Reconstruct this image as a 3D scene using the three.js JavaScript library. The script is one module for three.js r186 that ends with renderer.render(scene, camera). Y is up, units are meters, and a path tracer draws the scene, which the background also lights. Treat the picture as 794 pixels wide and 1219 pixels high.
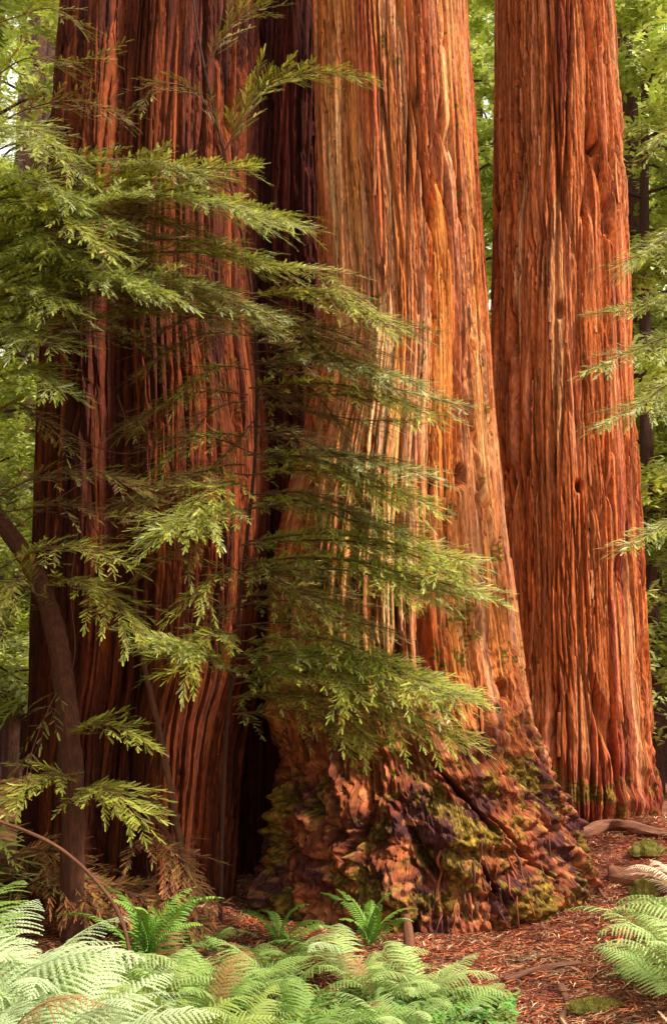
import * as THREE from 'three';
import { mergeGeometries, mergeVertices } from 'three/addons/utils/BufferGeometryUtils.js';

// ------------------------------------------------------------------ camera, sky, sun, exposure
const scene = new THREE.Scene();
const FOCAL = 1471, PW = 794, PH = 1219, CAM_Y = 2.2, PITCH = Math.atan((857 - 609.5) / FOCAL);
const camera = new THREE.PerspectiveCamera(2 * Math.atan(PH / 2 / FOCAL) * 180 / Math.PI, PW / PH, 0.1, 400);
camera.position.set(0, CAM_Y, 0);
camera.rotation.x = PITCH;
scene.add(camera);

const skyTex = (() => {
  const w = 64, h = 32, d = new Float32Array(w * h * 4);
  for (let j = 0; j < h; j++) for (let i = 0; i < w; i++) {
    const el = ((j + 0.5) / h - 0.5) * Math.PI, k = (j * w + i) * 4;      // row 0 is straight down
    const up = Math.max(0, Math.sin(el)), b = 0.68 + 0.24 * up;
    d[k] = b * 0.98; d[k + 1] = b; d[k + 2] = b * 1.0; d[k + 3] = 1;
  }
  const t = new THREE.DataTexture(d, w, h, THREE.RGBAFormat, THREE.FloatType);
  t.mapping = THREE.EquirectangularReflectionMapping; t.magFilter = t.minFilter = THREE.LinearFilter; t.needsUpdate = true;
  return t;
})();
scene.background = skyTex; scene.environment = skyTex;

const sun = new THREE.DirectionalLight(new THREE.Color(1, 0.92, 0.78), 4.2);
sun.position.set(17.5, 26, -4.6); sun.target.position.set(0, 2, -12);
sun.castShadow = true; sun.shadow.radius = 14; sun.shadow.mapSize.set(2048, 2048);
Object.assign(sun.shadow.camera, { left: -18, right: 18, top: 18, bottom: -18, near: 1, far: 80 });
scene.add(sun, sun.target);

const renderer = new THREE.WebGLRenderer({ antialias: true });
renderer.setSize(666, 1024);
renderer.toneMapping = THREE.LinearToneMapping;
renderer.toneMappingExposure = 2.12;
renderer.shadowMap.enabled = true; renderer.shadowMap.type = THREE.PCFSoftShadowMap;

// ------------------------------------------------------------------ helpers
const V = (x, y, z) => new THREE.Vector3(x, y, z);
const clamp = (x, a = 0, b = 1) => x < a ? a : x > b ? b : x;
const lerp = (a, b, t) => a + (b - a) * t;
const ss = (a, b, x) => { const t = clamp((x - a) / (b - a)); return t * t * (3 - 2 * t); };
// a pixel of the photograph and a horizontal distance give a point
const CP = Math.cos(PITCH), SP = Math.sin(PITCH);
function P(px, py, depth) {
  const x = (px - PW / 2) / FOCAL, y = -(py - PH / 2) / FOCAL;
  const dy = y * CP + SP, dz = CP - y * SP, k = depth / dz;
  return V(x * k, CAM_Y + dy * k, -depth);
}
function RNG(seed) { let a = seed >>> 0; return () => { a = (a + 0x6D2B79F5) | 0; let t = Math.imul(a ^ (a >>> 15), 1 | a); t = (t + Math.imul(t ^ (t >>> 7), 61 | t)) ^ t; return ((t ^ (t >>> 14)) >>> 0) / 4294967296; }; }
function hash(ix, iy, seed) { let h = Math.imul(ix | 0, 374761393) + Math.imul(iy | 0, 668265263) + Math.imul(seed | 0, 1274126177) | 0; h = Math.imul(h ^ (h >>> 13), 1274126177); h ^= h >>> 16; return (h >>> 0) / 4294967296; }
function vn(x, y, seed) {
  const ix = Math.floor(x), iy = Math.floor(y), fx = x - ix, fy = y - iy;
  const u = fx * fx * (3 - 2 * fx), v = fy * fy * (3 - 2 * fy);
  const a = hash(ix, iy, seed), b = hash(ix + 1, iy, seed), c = hash(ix, iy + 1, seed), d = hash(ix + 1, iy + 1, seed);
  return a + (b - a) * u + (c - a) * v + (a - b - c + d) * u * v;
}
const fbm = (x, y, seed, n = 4) => { let s = 0, a = 0.5, t = 0; for (let i = 0; i < n; i++) { s += a * vn(x, y, seed + i * 17); t += a; x = x * 2.03 + 5.1; y = y * 2.03 + 1.7; a *= 0.5; } return s / t; };
let wF1 = 0, wF2 = 0, wId = 0;
function worley(x, y, seed) {
  const ix = Math.floor(x), iy = Math.floor(y); wF1 = 9; wF2 = 9;
  for (let j = -1; j <= 1; j++) for (let i = -1; i <= 1; i++) {
    const cx = ix + i, cy = iy + j, hx = hash(cx, cy, seed), hy = hash(cx, cy, seed + 101);
    const dx = cx + hx - x, dy = cy + hy - y, d = dx * dx + dy * dy;
    if (d < wF1) { wF2 = wF1; wF1 = d; wId = (hx * 7919 + hy * 104729) % 1; } else if (d < wF2) wF2 = d;
  }
  wF1 = Math.sqrt(wF1); wF2 = Math.sqrt(wF2);
}
const taken = {};
function numbered(n) { const k = taken[n] = (taken[n] ?? -1) + 1; return k ? n + '_' + String(k).padStart(3, '0') : n; }
function tag(o, label, category, group, kind) { if (label) o.userData.label = label; if (category) o.userData.category = category; if (group) o.userData.group = group; if (kind) o.userData.kind = kind; return o; }
function thing(name, label, category, pos = V(0, 0, 0), group) { const g = new THREE.Group(); g.name = numbered(name); g.position.copy(pos); scene.add(g); return tag(g, label, category, group); }
function mesh(name, geo, mat, parent = scene) { const m = new THREE.Mesh(geo, mat); m.name = parent === scene ? numbered(name) : name; m.castShadow = m.receiveShadow = true; parent.add(m); return m; }
function stuff(name, geo, mat, mats, cols, parent) {
  const m = new THREE.InstancedMesh(geo, mat, mats.length); m.name = parent === scene ? numbered(name) : name;
  for (let i = 0; i < mats.length; i++) { m.setMatrixAt(i, mats[i]); if (cols) m.setColorAt(i, cols[i]); }
  m.castShadow = m.receiveShadow = true; m.userData.kind = 'stuff'; parent.add(m); return m;
}
const lin = v => { v /= 255; return v <= 0.04045 ? v / 12.92 : Math.pow((v + 0.055) / 1.055, 2.4); };
const C8 = (r, g, b) => new THREE.Color().setRGB(lin(r), lin(g), lin(b));
function rawGeo(pos, idx, uv, col) {
  const g = new THREE.BufferGeometry();
  g.setAttribute('position', new THREE.Float32BufferAttribute(pos, 3));
  if (uv) g.setAttribute('uv', new THREE.Float32BufferAttribute(uv, 2));
  if (col) g.setAttribute('color', new THREE.Float32BufferAttribute(col, 3));
  g.setIndex(idx); g.computeVertexNormals(); return g;
}
function dataTex(w, h, f, srgb, wrap = THREE.RepeatWrapping) {
  const d = new Uint8Array(w * h * 4), c = [0, 0, 0];
  for (let j = 0; j < h; j++) for (let i = 0; i < w; i++) { f(i, j, c); const k = (j * w + i) * 4; d[k] = clamp(c[0], 0, 255); d[k + 1] = clamp(c[1], 0, 255); d[k + 2] = clamp(c[2], 0, 255); d[k + 3] = 255; }
  const t = new THREE.DataTexture(d, w, h); t.magFilter = THREE.LinearFilter; t.minFilter = THREE.LinearFilter; t.wrapS = t.wrapT = wrap;
  if (srgb) t.colorSpace = THREE.SRGBColorSpace; t.needsUpdate = true; return t;
}
// tapered tube along a smooth curve through points; radii at the two ends
function tube(pts, r0, r1, seg = 16, sides = 7, wob = 0, seed = 1) {
  const c = new THREE.CatmullRomCurve3(pts), pos = [], idx = [], uv = [];
  let n = V(0, 0, 1); const L = c.getLength();
  for (let i = 0; i <= seg; i++) {
    const t = i / seg, p = c.getPoint(t), T = c.getTangent(t);
    n = n.clone().sub(T.clone().multiplyScalar(n.dot(T))); if (n.lengthSq() < 1e-4) n.set(1, 0, 0).sub(T.clone().multiplyScalar(T.x)); n.normalize();
    const b = V().crossVectors(T, n);
    for (let k = 0; k <= sides; k++) {
      const a = k / sides * Math.PI * 2, q = 1 + wob * (vn(Math.cos(a) * 1.5 + 5, t * L * 6 + Math.sin(a) * 1.5, seed) - 0.5) * 2, r = lerp(r0, r1, t) * q;
      pos.push(p.x + (n.x * Math.cos(a) + b.x * Math.sin(a)) * r, p.y + (n.y * Math.cos(a) + b.y * Math.sin(a)) * r, p.z + (n.z * Math.cos(a) + b.z * Math.sin(a)) * r);
      uv.push(k / sides, t * L);
      if (i < seg && k < sides) { const A = i * (sides + 1) + k, B = A + sides + 1; idx.push(A, A + 1, B, A + 1, B + 1, B); }
    }
  }
  for (const [row, out] of [[0, -1], [seg, 1]]) {   // end caps
    const base = pos.length / 3, p = c.getPoint(row / seg); pos.push(p.x, p.y, p.z); uv.push(0.5, row / seg * L);
    for (let k = 0; k < sides; k++) { const A = row * (sides + 1) + k; out > 0 ? idx.push(A, A + 1, base) : idx.push(A + 1, A, base); }
  }
  return rawGeo(pos, idx, uv);
}

// ------------------------------------------------------------------ the ground
const anchors = [];   // [x, z, y]
const anchorPx = (px, py, d) => { const p = P(px, py, d); anchors.push([p.x, p.z, p.y]); };
anchorPx(500, 1116, 11.1); anchorPx(690, 1080, 11.9); anchorPx(652, 990, 13.9); anchorPx(790, 978, 14.0); anchorPx(590, 1135, 10.5); anchorPx(720, 1150, 9.8); anchorPx(620, 1219, 8.9);
anchorPx(60, 1095, 11.6); anchorPx(230, 1085, 11.6); anchorPx(330, 1100, 11.8); anchorPx(390, 1112, 11.2); anchorPx(860, 1120, 11); anchorPx(300, 1235, 8.7); anchorPx(60, 1235, 8.7); anchorPx(-120, 1120, 11);
for (const x of [-9, -4, 0, 4, 9]) { anchors.push([x, 0, 0], [x, -4, 0], [x, 6, 0]); }
for (const x of [-14, -7, 0, 7, 14]) anchors.push([x, -17, 0.9 + x * 0.03], [x * 1.5, -24, 1.8 + x * 0.05]);
function ground(x, z) {
  let s = 0, w = 0;
  for (const a of anchors) { const dx = x - a[0], dz = z - a[1], k = 1 / Math.pow(dx * dx + dz * dz + 0.12, 1.7); s += k * a[2]; w += k; }
  let y = s / w;
  const d = Math.max(0, -z - 22); y += 0.22 * d * ss(0, 12, d);
  y += 0.05 * (fbm(x * 1.3, z * 1.3, 5) - 0.5) * ss(30, 20, -z) + 0.03 * (fbm(x * 5, z * 5, 9, 3) - 0.5);
  return y;
}
const litterTex = dataTex(1024, 1024, (i, j, c) => {
  const x = i / 1024 * 8, y = j / 1024 * 8;
  const n = 0.45 * vn(x * 4, y * 4, 3) + 0.55 * fbm(x * 22, y * 22, 4, 3), g = hash(i >> 1, j >> 1, 8), s = vn(x * 60, y * 9, 6) * 0.5 + vn(x * 9, y * 60, 7) * 0.5;
  const k = 0.45 + 0.6 * n + 0.25 * (s - 0.5) + 0.16 * (g - 0.5), r = ss(0.3, 0.8, vn(x * 3 + 7, y * 3, 12));
  c[0] = k * lerp(182, 158, r); c[1] = k * lerp(96, 76, r); c[2] = k * lerp(60, 54, r);
}, true);
const litterBump = dataTex(512, 512, (i, j, c) => { const v = 255 * (0.5 * hash(i, j, 1) + 0.5 * vn(i / 5, j / 5, 2)); c[0] = c[1] = c[2] = v; }, false);
{
  const xs = [], zs = []; let x = 0, st = 0.045;
  while (x < 120) { xs.push(x); x += st; if (x > 3.2) st *= 1.13; }
  const X = [...xs.slice(1).map(v => -v).reverse(), ...xs];
  let z = 12; while (z > -7) { zs.push(z); z -= 0.7; } while (z > -16) { zs.push(z); z -= 0.045; } st = 0.06; while (z > -220) { zs.push(z); z -= st; st *= 1.09; }
  const pos = [], uv = [], idx = [], nx = X.length;
  zs.forEach((zz, j) => X.forEach((xx, i) => { pos.push(xx, ground(xx, zz), zz); uv.push(xx / 3.1, zz / 3.1); if (j && i) { const a = j * nx + i; idx.push(a - nx - 1, a - 1, a - nx, a - nx, a - 1, a); } }));
  const b = litterBump.clone(); b.repeat.set(4, 4); b.needsUpdate = true;
  const m = mesh('forest_floor', rawGeo(pos, idx, uv), new THREE.MeshStandardMaterial({ map: litterTex, bumpMap: b, bumpScale: 0.012, roughness: 0.95 }));
  tag(m, 'red brown forest floor covered in fallen redwood needles', 'forest floor', null, 'structure');
}

// ------------------------------------------------------------------ the big redwood trunks
const barkBump = dataTex(1024, 1024, (i, j, c) => {     // fine fibres and narrow splits
  const x = i / 1024, y = j / 1024, xw = x + 0.006 * (vn(x * 20, y * 6, 8) - 0.5);
  worley(xw * 42, y * 3.2, 9); const cr = 1 - ss(0, 0.1, wF2 - wF1), on = ss(0.4, 0.6, vn(x * 14, y * 9, 10));
  const v = 0.3 + 0.3 * vn(xw * 190, y * 9, 1) + 0.2 * vn(xw * 420, y * 30, 2) + 0.3 * (fbm(x * 70, y * 24, 3, 3) - 0.3) - 0.35 * cr * on;
  c[0] = c[1] = c[2] = 255 * clamp(v);
}, false);
const K = { h: 0, id0: 0, id1: 0, id2: 0, g0: 0, g1: 0, g2: 0, sw: 0 };
function bark(s, y, seed) {
  const sw = s + 0.07 * (vn(s * 0.8, y * 0.2, seed) - 0.5) + 0.022 * (vn(s * 4, y * 0.9, seed + 1) - 0.5) + 0.012 * (vn(s * 14, y * 5, seed + 2) - 0.5);
  worley(sw / 0.38, y / 7.5, seed + 3); const g0 = 1 - ss(0, 0.1, wF2 - wF1); K.id0 = wId;
  worley(sw / 0.14, y / 4.2, seed + 4); const g1 = 1 - ss(0.0, 0.15, wF2 - wF1); K.id1 = wId;
  const s3 = sw + 0.02 * (vn(s * 30, y * 9, seed + 9) - 0.5);
  worley(s3 / 0.058, y / 1.3, seed + 5); const e2 = wF2 - wF1, g2 = 1 - ss(0, 0.2, e2); K.id2 = wId;
  const gate = 0.3 + 0.7 * ss(0.35, 0.62, vn(s * 2.4, y * 0.9, seed + 6)), gate2 = ss(0.42, 0.62, vn(s * 5, y * 1.8, seed + 10));
  const fl = ss(0.5, 0.56, vn(s3 * 26, y * 2.2, seed + 11));
  K.h = -0.12 * g0 * gate - 0.07 * g1 * gate - 0.034 * g2 * gate2 - 0.004 * g2 + 0.03 * (K.id1 - 0.5) + 0.006 * (K.id2 - 0.5) + 0.05 * (vn(s * 1.3, y * 0.35, seed + 7) - 0.5) + 0.004 * fl + 0.007 * (vn(s3 * 75, y * 6, seed + 8) - 0.5);
  K.g0 = g0 * gate; K.g1 = g1; K.g2 = g2; K.sw = sw;
}
const mixc = (c, r, g, b, t) => { c[0] += (r - c[0]) * t; c[1] += (g - c[1]) * t; c[2] += (b - c[2]) * t; };
function bigTrunk(o) {
  const rows = o.edges.map(([py, l, r]) => { const a = P(l, py, o.depth), b = P(r, py, o.depth); return [a.y, (a.x + b.x) / 2, (b.x - a.x) / 2]; }).sort((a, b) => a[0] - b[0]);
  const at = y => {
    if (y <= rows[0][0]) return [rows[0][1], rows[0][2]];
    const n = rows.length, top = rows[n - 1];
    if (y >= top[0]) { const p = rows[n - 2], k = (top[1] - p[1]) / (top[0] - p[0]); return [top[1] + k * 0.4 * (y - top[0]), top[2] * Math.max(0.35, 1 - 0.018 * (y - top[0]))]; }
    let i = 0; while (rows[i + 1][0] < y) i++;
    const p0 = rows[Math.max(0, i - 1)], p1 = rows[i], p2 = rows[i + 1], p3 = rows[Math.min(n - 1, i + 2)], t = (y - p1[0]) / (p2[0] - p1[0]);
    const f = k => { const m1 = (p2[k] - p0[k]) / Math.max(1e-3, p2[0] - p0[0]), m2 = (p3[k] - p1[k]) / Math.max(1e-3, p3[0] - p1[0]), d = p2[0] - p1[0]; return p1[k] * (1 + 2 * t) * (1 - t) ** 2 + m1 * d * t * (1 - t) ** 2 + p2[k] * t * t * (3 - 2 * t) + m2 * d * t * t * (t - 1); };
    return [f(1), f(2)];
  };
  const y0 = rows[0][0] - 0.25, yv = P(400, -40, o.depth).y, Rref = at(3)[1];
  const gouges = (o.gouges || []).map(g => { const p = P(g[0], g[1], o.depth - Rref * 0.6), [cx, R] = at(p.y); return { th: Math.asin(clamp((p.x - cx) / R, -0.98, 0.98)), y: p.y, w: g[2], h: g[3], d: g[4], tilt: g[5] || 0, char: g[6] ?? 1 }; });
  const gv = { d: 0, c: 0 };
  const gouge = (s, y) => { gv.d = 0; gv.c = 0; for (const g of gouges) { const dy = (y - g.y) / g.h; if (dy > 2 || dy < -2) continue; const ds = (s - g.th * Rref - g.tilt * (y - g.y)) / g.w + 0.5 * (vn(s * 9, y * 7, 77) - 0.5); const q = ds * ds + dy * dy; if (q > 4) continue; const k = Math.exp(-q * q * 0.7); gv.d += g.d * 2.6 * k; gv.c = Math.max(gv.c, g.char * ss(0.25, 0.7, k + 0.5 * (vn(s * 20, y * 9, 78) - 0.5))); } };
  // displacement of the surface at arc position s and height y
  const disp = (s, y) => { bark(s, y, o.seed); let h = K.h * (o.relief ?? 1); if (o.shape) h = o.shape(s / Rref, s, y, h); gouge(s, y); return h - gv.d; };
  const F = 112 * Math.PI / 180, ths = [], nf = o.cols;
  for (let i = 0; i <= nf; i++) ths.push(-F + 2 * F * i / nf);
  for (let i = 1; i < 40; i++) ths.push(F + (2 * Math.PI - 2 * F) * i / 40);
  const ys = []; let y = y0; while (y < yv) { ys.push(y); y += o.step; } let st = 0.1; while (y < 30) { ys.push(y); y += st; st = Math.min(1.5, st * 1.4); } ys.push(30);
  const pos = [], uv = [], idx = [], nc = ths.length;
  ys.forEach((yy, j) => {
    const [cx, R] = at(yy), jut = o.jut ? o.jut(yy) : 0;
    for (let i = 0; i <= nc; i++) {
      const th = i < nc ? ths[i] : 2 * Math.PI - F, t2 = th > Math.PI ? th - 2 * Math.PI : th;
      const r = R + disp(t2 * Rref, yy);
      pos.push(cx + r * Math.sin(th), yy, -o.depth + jut + r * Math.cos(th) * (o.flat ?? 1));
      uv.push((th + F) / (2 * F), (yy - y0) / (yv - y0));
      if (i < nc && j < ys.length - 1) { const A = j * (nc + 1) + i, B = A + nc + 1; idx.push(A, A + 1, B, A + 1, B + 1, B); }
    }
  });
  const W = 1024, H = 2048;
  const map = dataTex(W, H, (i, j, c) => {
    const th = (i / W * 2 - 1) * F, yy = y0 + (yv - y0) * j / H, s = th * Rref;
    bark(s, yy, o.seed);
    const st1 = vn(K.sw * 70, yy * 1.6, o.seed + 20), st2 = vn(K.sw * 26, yy * 0.5, o.seed + 21), st3 = vn(s * 120, yy * 22, o.seed + 22), bl = fbm(s * 1.6, yy * 0.6, o.seed + 23, 3);
    o.color(c, { th, s, y: yy, id0: K.id0, id1: K.id1, id2: K.id2, st1, st2, st3, bl });
    const k = 0.68 + 0.5 * (o.grain ? lerp(st1, fbm(s * 30, yy * 26, 9, 3), o.grain(yy)) : st1) + 0.3 * (st3 - 0.5) + 0.3 * (st2 - 0.4); c[0] *= k; c[1] *= k; c[2] *= k;
  }, true, THREE.MirroredRepeatWrapping);
  const bb = barkBump.clone(); bb.repeat.set(4, 7); bb.needsUpdate = true;
  const g = thing(o.name, o.label, 'tree', V(0, 0, 0), o.group);
  mesh('trunk', rawGeo(pos, idx, uv), new THREE.MeshPhysicalMaterial({ map, bumpMap: bb, bumpScale: 0.024, roughness: 1, specularIntensity: 0.25 }), g);
  const surf = (px, py, out = 0) => { let d = o.depth - Rref, p; for (let k = 0; k < 6; k++) { p = P(px, py, d); const [cx, R] = at(p.y), sx = clamp((p.x - cx) / R, -0.99, 0.99), th = Math.asin(sx); const r = R + disp(th * Rref, p.y) + out; d = o.depth - (o.jut ? o.jut(p.y) : 0) - Math.cos(th) * r * (o.flat ?? 1); } return P(px, py, d); };
  return { g, at, surf, Rref };
}
const CT = { tan: [206, 160, 110], pink: [190, 134, 108], orange: [196, 118, 54], rust: [166, 86, 42], red: [124, 52, 36], dark: [66, 32, 26] };
const toC = (c, k, t) => mixc(c, CT[k][0], CT[k][1], CT[k][2], t);
function moss(c, s, y, amt, seed) { const m = fbm(s * 5, y * 5, seed, 4) + 0.25 * (vn(s * 45, y * 45, seed + 3) - 0.5); const t = ss(1 - amt, 1.06 - amt, m + 0.12); if (t > 0) { const k = 0.5 + 0.9 * vn(s * 55, y * 55, seed + 4); mixc(c, 112 * k, 92 * k, 32 * k, t * 0.8); } }

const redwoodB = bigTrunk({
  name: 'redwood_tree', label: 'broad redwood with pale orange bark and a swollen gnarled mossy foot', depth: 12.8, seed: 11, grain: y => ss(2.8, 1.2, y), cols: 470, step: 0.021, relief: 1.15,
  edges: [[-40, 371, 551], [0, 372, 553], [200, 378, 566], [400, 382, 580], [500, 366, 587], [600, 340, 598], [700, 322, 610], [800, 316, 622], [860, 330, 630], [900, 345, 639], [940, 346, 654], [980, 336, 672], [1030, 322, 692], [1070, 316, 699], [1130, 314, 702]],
  gouges: [[548, 570, 0.05, 0.09, 0.12], [578, 590, 0.05, 0.5, 0.1, -0.25], [592, 660, 0.035, 0.5, 0.08, -0.1], [568, 742, 0.05, 0.1, 0.14], [601, 822, 0.05, 0.08, 0.1], [560, 490, 0.05, 0.3, 0.07, -0.3], [420, 640, 0.05, 0.5, 0.08, 0], [500, 775, 0.06, 0.3, 0.12, 0, 0.7], [470, 790, 0.05, 0.2, 0.1, 0.1, 0.5], [440, 700, 0.04, 0.4, 0.1, 0, 0.5], [350, 930, 0.07, 0.12, 0.1, 0.3, 0.4], [548, 950, 0.025, 0.3, 0.1, -0.7, 0.4], [425, 1000, 0.05, 0.14, 0.12, 0.5, 0.6], [500, 1010, 0.04, 0.2, 0.1, -0.5, 0.5], [610, 1005, 0.025, 0.25, 0.1, -0.8, 0.4], [575, 1040, 0.02, 0.2, 0.08, -0.5, 0.3], [395, 960, 0.04, 0.1, 0.1, -0.5, 0.5]],
  shape(th, s, y, h) {
    const m = ss(3.1, 1.0, y); if (m <= 0) return h;
    const wx = 0.5 * (fbm(s * 1.7, y * 1.7, 91, 3) - 0.5), wy = 0.6 * (fbm(s * 1.7 + 9, y * 1.7, 92, 3) - 0.5);
    const sk = s - 0.75 * (2.6 - y) * ss(-0.1, 1.3, s) + wx, yk = y + wy, rid = n => 1 - Math.abs(2 * n - 1);
    worley(sk / 0.17 + 0.7 * vn(s * 9, y * 9, 99), yk / 0.19, 101); const kn = (1 - Math.min(1, wF1)) ** 2 * 0.1 * (0.3 + wId) - 0.035 * (1 - ss(0, 0.14, wF2 - wF1)), tb = Math.abs(fbm(s * 9, y * 7, 102, 4) - 0.5);
    const r1 = rid(vn(sk * 2.2, yk * 0.8, 93)), r2 = rid(vn(sk * 6, yk * 2.1, 94)), r3 = rid(vn(sk * 15, yk * 7, 97));
    worley(sk / 0.42 + 0.4 * vn(s * 5, y * 5, 98), yk / 0.5, 95); const dome = 1 - Math.min(1, wF1), cut = 1 - ss(0, 0.16, wF2 - wF1), big = wId;
    const lump = (0.2 * dome * dome - 0.07 * cut) * (0.35 + 0.9 * big) * ss(1.0, -0.5, s);
    return lerp(h, h * 0.45 + 0.15 * (r1 - 0.5) + 0.075 * (r2 - 0.5) + 0.03 * (r3 - 0.5) * 1.7 + lump + kn - 0.22 * tb + 0.07 * (fbm(s * 26, y * 20, 96, 4) - 0.5) + 0.03, m);
  },
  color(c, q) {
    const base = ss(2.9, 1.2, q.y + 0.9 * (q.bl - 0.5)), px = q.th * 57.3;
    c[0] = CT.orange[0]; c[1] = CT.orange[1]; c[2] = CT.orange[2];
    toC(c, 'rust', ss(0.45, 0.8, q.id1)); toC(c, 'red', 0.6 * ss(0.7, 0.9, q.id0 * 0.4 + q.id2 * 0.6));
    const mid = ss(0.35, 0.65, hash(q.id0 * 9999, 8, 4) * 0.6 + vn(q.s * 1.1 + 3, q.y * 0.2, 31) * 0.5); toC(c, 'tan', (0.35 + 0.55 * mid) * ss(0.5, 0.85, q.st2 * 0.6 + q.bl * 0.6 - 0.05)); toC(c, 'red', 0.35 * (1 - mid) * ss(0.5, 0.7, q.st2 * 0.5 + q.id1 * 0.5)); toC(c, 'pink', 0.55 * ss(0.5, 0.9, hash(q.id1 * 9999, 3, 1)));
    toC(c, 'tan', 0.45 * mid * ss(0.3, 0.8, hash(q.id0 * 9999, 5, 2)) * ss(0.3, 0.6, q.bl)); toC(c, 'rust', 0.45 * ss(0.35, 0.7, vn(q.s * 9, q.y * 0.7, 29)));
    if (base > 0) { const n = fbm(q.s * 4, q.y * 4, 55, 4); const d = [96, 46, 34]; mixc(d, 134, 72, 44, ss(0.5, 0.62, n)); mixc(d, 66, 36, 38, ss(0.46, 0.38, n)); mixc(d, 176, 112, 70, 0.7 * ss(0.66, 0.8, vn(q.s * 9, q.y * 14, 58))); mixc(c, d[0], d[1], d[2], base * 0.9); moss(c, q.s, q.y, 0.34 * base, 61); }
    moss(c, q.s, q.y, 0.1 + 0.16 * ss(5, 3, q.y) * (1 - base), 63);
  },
});
const redwoodC = bigTrunk({
  name: 'redwood_tree', label: 'straight redwood with even rust orange furrowed bark and a small knot hole', depth: 15.2, seed: 37, cols: 380, step: 0.025, relief: 1.4,
  edges: [[-40, 590, 726], [0, 590, 728], [200, 588, 741], [400, 586, 751], [600, 588, 762], [750, 592, 768], [850, 596, 773], [930, 594, 778], [1000, 590, 782]],
  gouges: [[705, 186, 0.05, 0.06, 0.1], [660, 378, 0.05, 0.09, 0.07], [682, 585, 0.04, 0.06, 0.08], [655, 860, 0.05, 0.15, 0.08, 0.3], [612, 440, 0.05, 0.9, 0.1]],
  shape(th, s, y, h) {
    const m = ss(2.9, 1.1, y); if (m <= 0) return h;
    const sk = s - 0.35 * (2.9 - y) * ss(-0.3, 0.9, s) + 0.3 * (fbm(s * 2, y * 2, 141, 3) - 0.5), rid = n => 1 - Math.abs(2 * n - 1);
    return h + m * (0.2 * (rid(vn(sk * 2.4, y * 0.5, 142)) - 0.62) + 0.09 * (rid(vn(sk * 7, y * 2, 143)) - 0.5) + 0.05 * (fbm(s * 12, y * 9, 144, 3) - 0.5) + 0.01 * m);
  },
  color(c, q) {
    c[0] = CT.orange[0] - 18; c[1] = CT.orange[1] - 18; c[2] = CT.orange[2];
    toC(c, 'rust', ss(0.35, 0.8, q.id1)); toC(c, 'red', 0.8 * ss(0.72, 0.86, q.id0 * 0.4 + q.id2 * 0.6));
    toC(c, 'pink', 0.4 * ss(0.62, 0.8, q.st2)); toC(c, 'tan', 0.45 * ss(0.8, 0.9, hash(q.id1 * 9999, 3, 1)));
    const b = ss(2.2, 1.0, q.y + 0.8 * (q.bl - 0.5)); toC(c, 'red', 0.8 * b); moss(c, q.s, q.y, 0.4 * b, 64);
  },
});
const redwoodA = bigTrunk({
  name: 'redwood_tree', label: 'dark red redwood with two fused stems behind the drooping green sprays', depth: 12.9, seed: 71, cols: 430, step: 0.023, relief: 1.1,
  edges: [[-40, 82, 311], [0, 79, 310], [200, 63, 305], [400, 51, 306], [500, 46, 318], [600, 43, 322], [700, 40, 322], [800, 38, 312], [870, 34, 292], [950, 30, 282], [1050, 26, 276], [1130, 24, 274]],
  shape(th, s, y, h) {
    const a = (th + 0.16 - 0.03 * ss(8, 2, y)) / 0.16, cr = 0.3 * Math.exp(-a * a);
    const low = ss(3.2, 0.8, y), hol = 0.28 * low * Math.exp(-Math.pow((th - 0.12) / 0.11, 2)), foot = 0.16 * low * Math.exp(-Math.pow((th - 0.42) / 0.2, 2));
    return h - cr - hol + foot + low * 0.08 * (fbm(s * 5, y * 3, 33, 3) - 0.5);
  },
  color(c, q) {
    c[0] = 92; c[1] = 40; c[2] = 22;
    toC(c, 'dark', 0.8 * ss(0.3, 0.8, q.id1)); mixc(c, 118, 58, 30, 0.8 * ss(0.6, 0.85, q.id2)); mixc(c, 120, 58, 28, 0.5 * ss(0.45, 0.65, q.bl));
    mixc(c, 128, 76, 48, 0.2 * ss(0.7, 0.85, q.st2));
  },
});
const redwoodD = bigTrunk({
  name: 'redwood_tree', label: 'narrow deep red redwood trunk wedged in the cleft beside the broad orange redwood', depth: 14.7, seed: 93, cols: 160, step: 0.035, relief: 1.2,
  edges: [[-40, 300, 396], [300, 288, 398], [600, 280, 404], [900, 268, 412], [1130, 258, 420]],
  color(c, q) { c[0] = 92; c[1] = 38; c[2] = 26; toC(c, 'dark', 0.8 * ss(0.3, 0.8, q.id1)); mixc(c, 110, 46, 34, 0.8 * ss(0.5, 0.85, q.st2)); },
});

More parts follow.
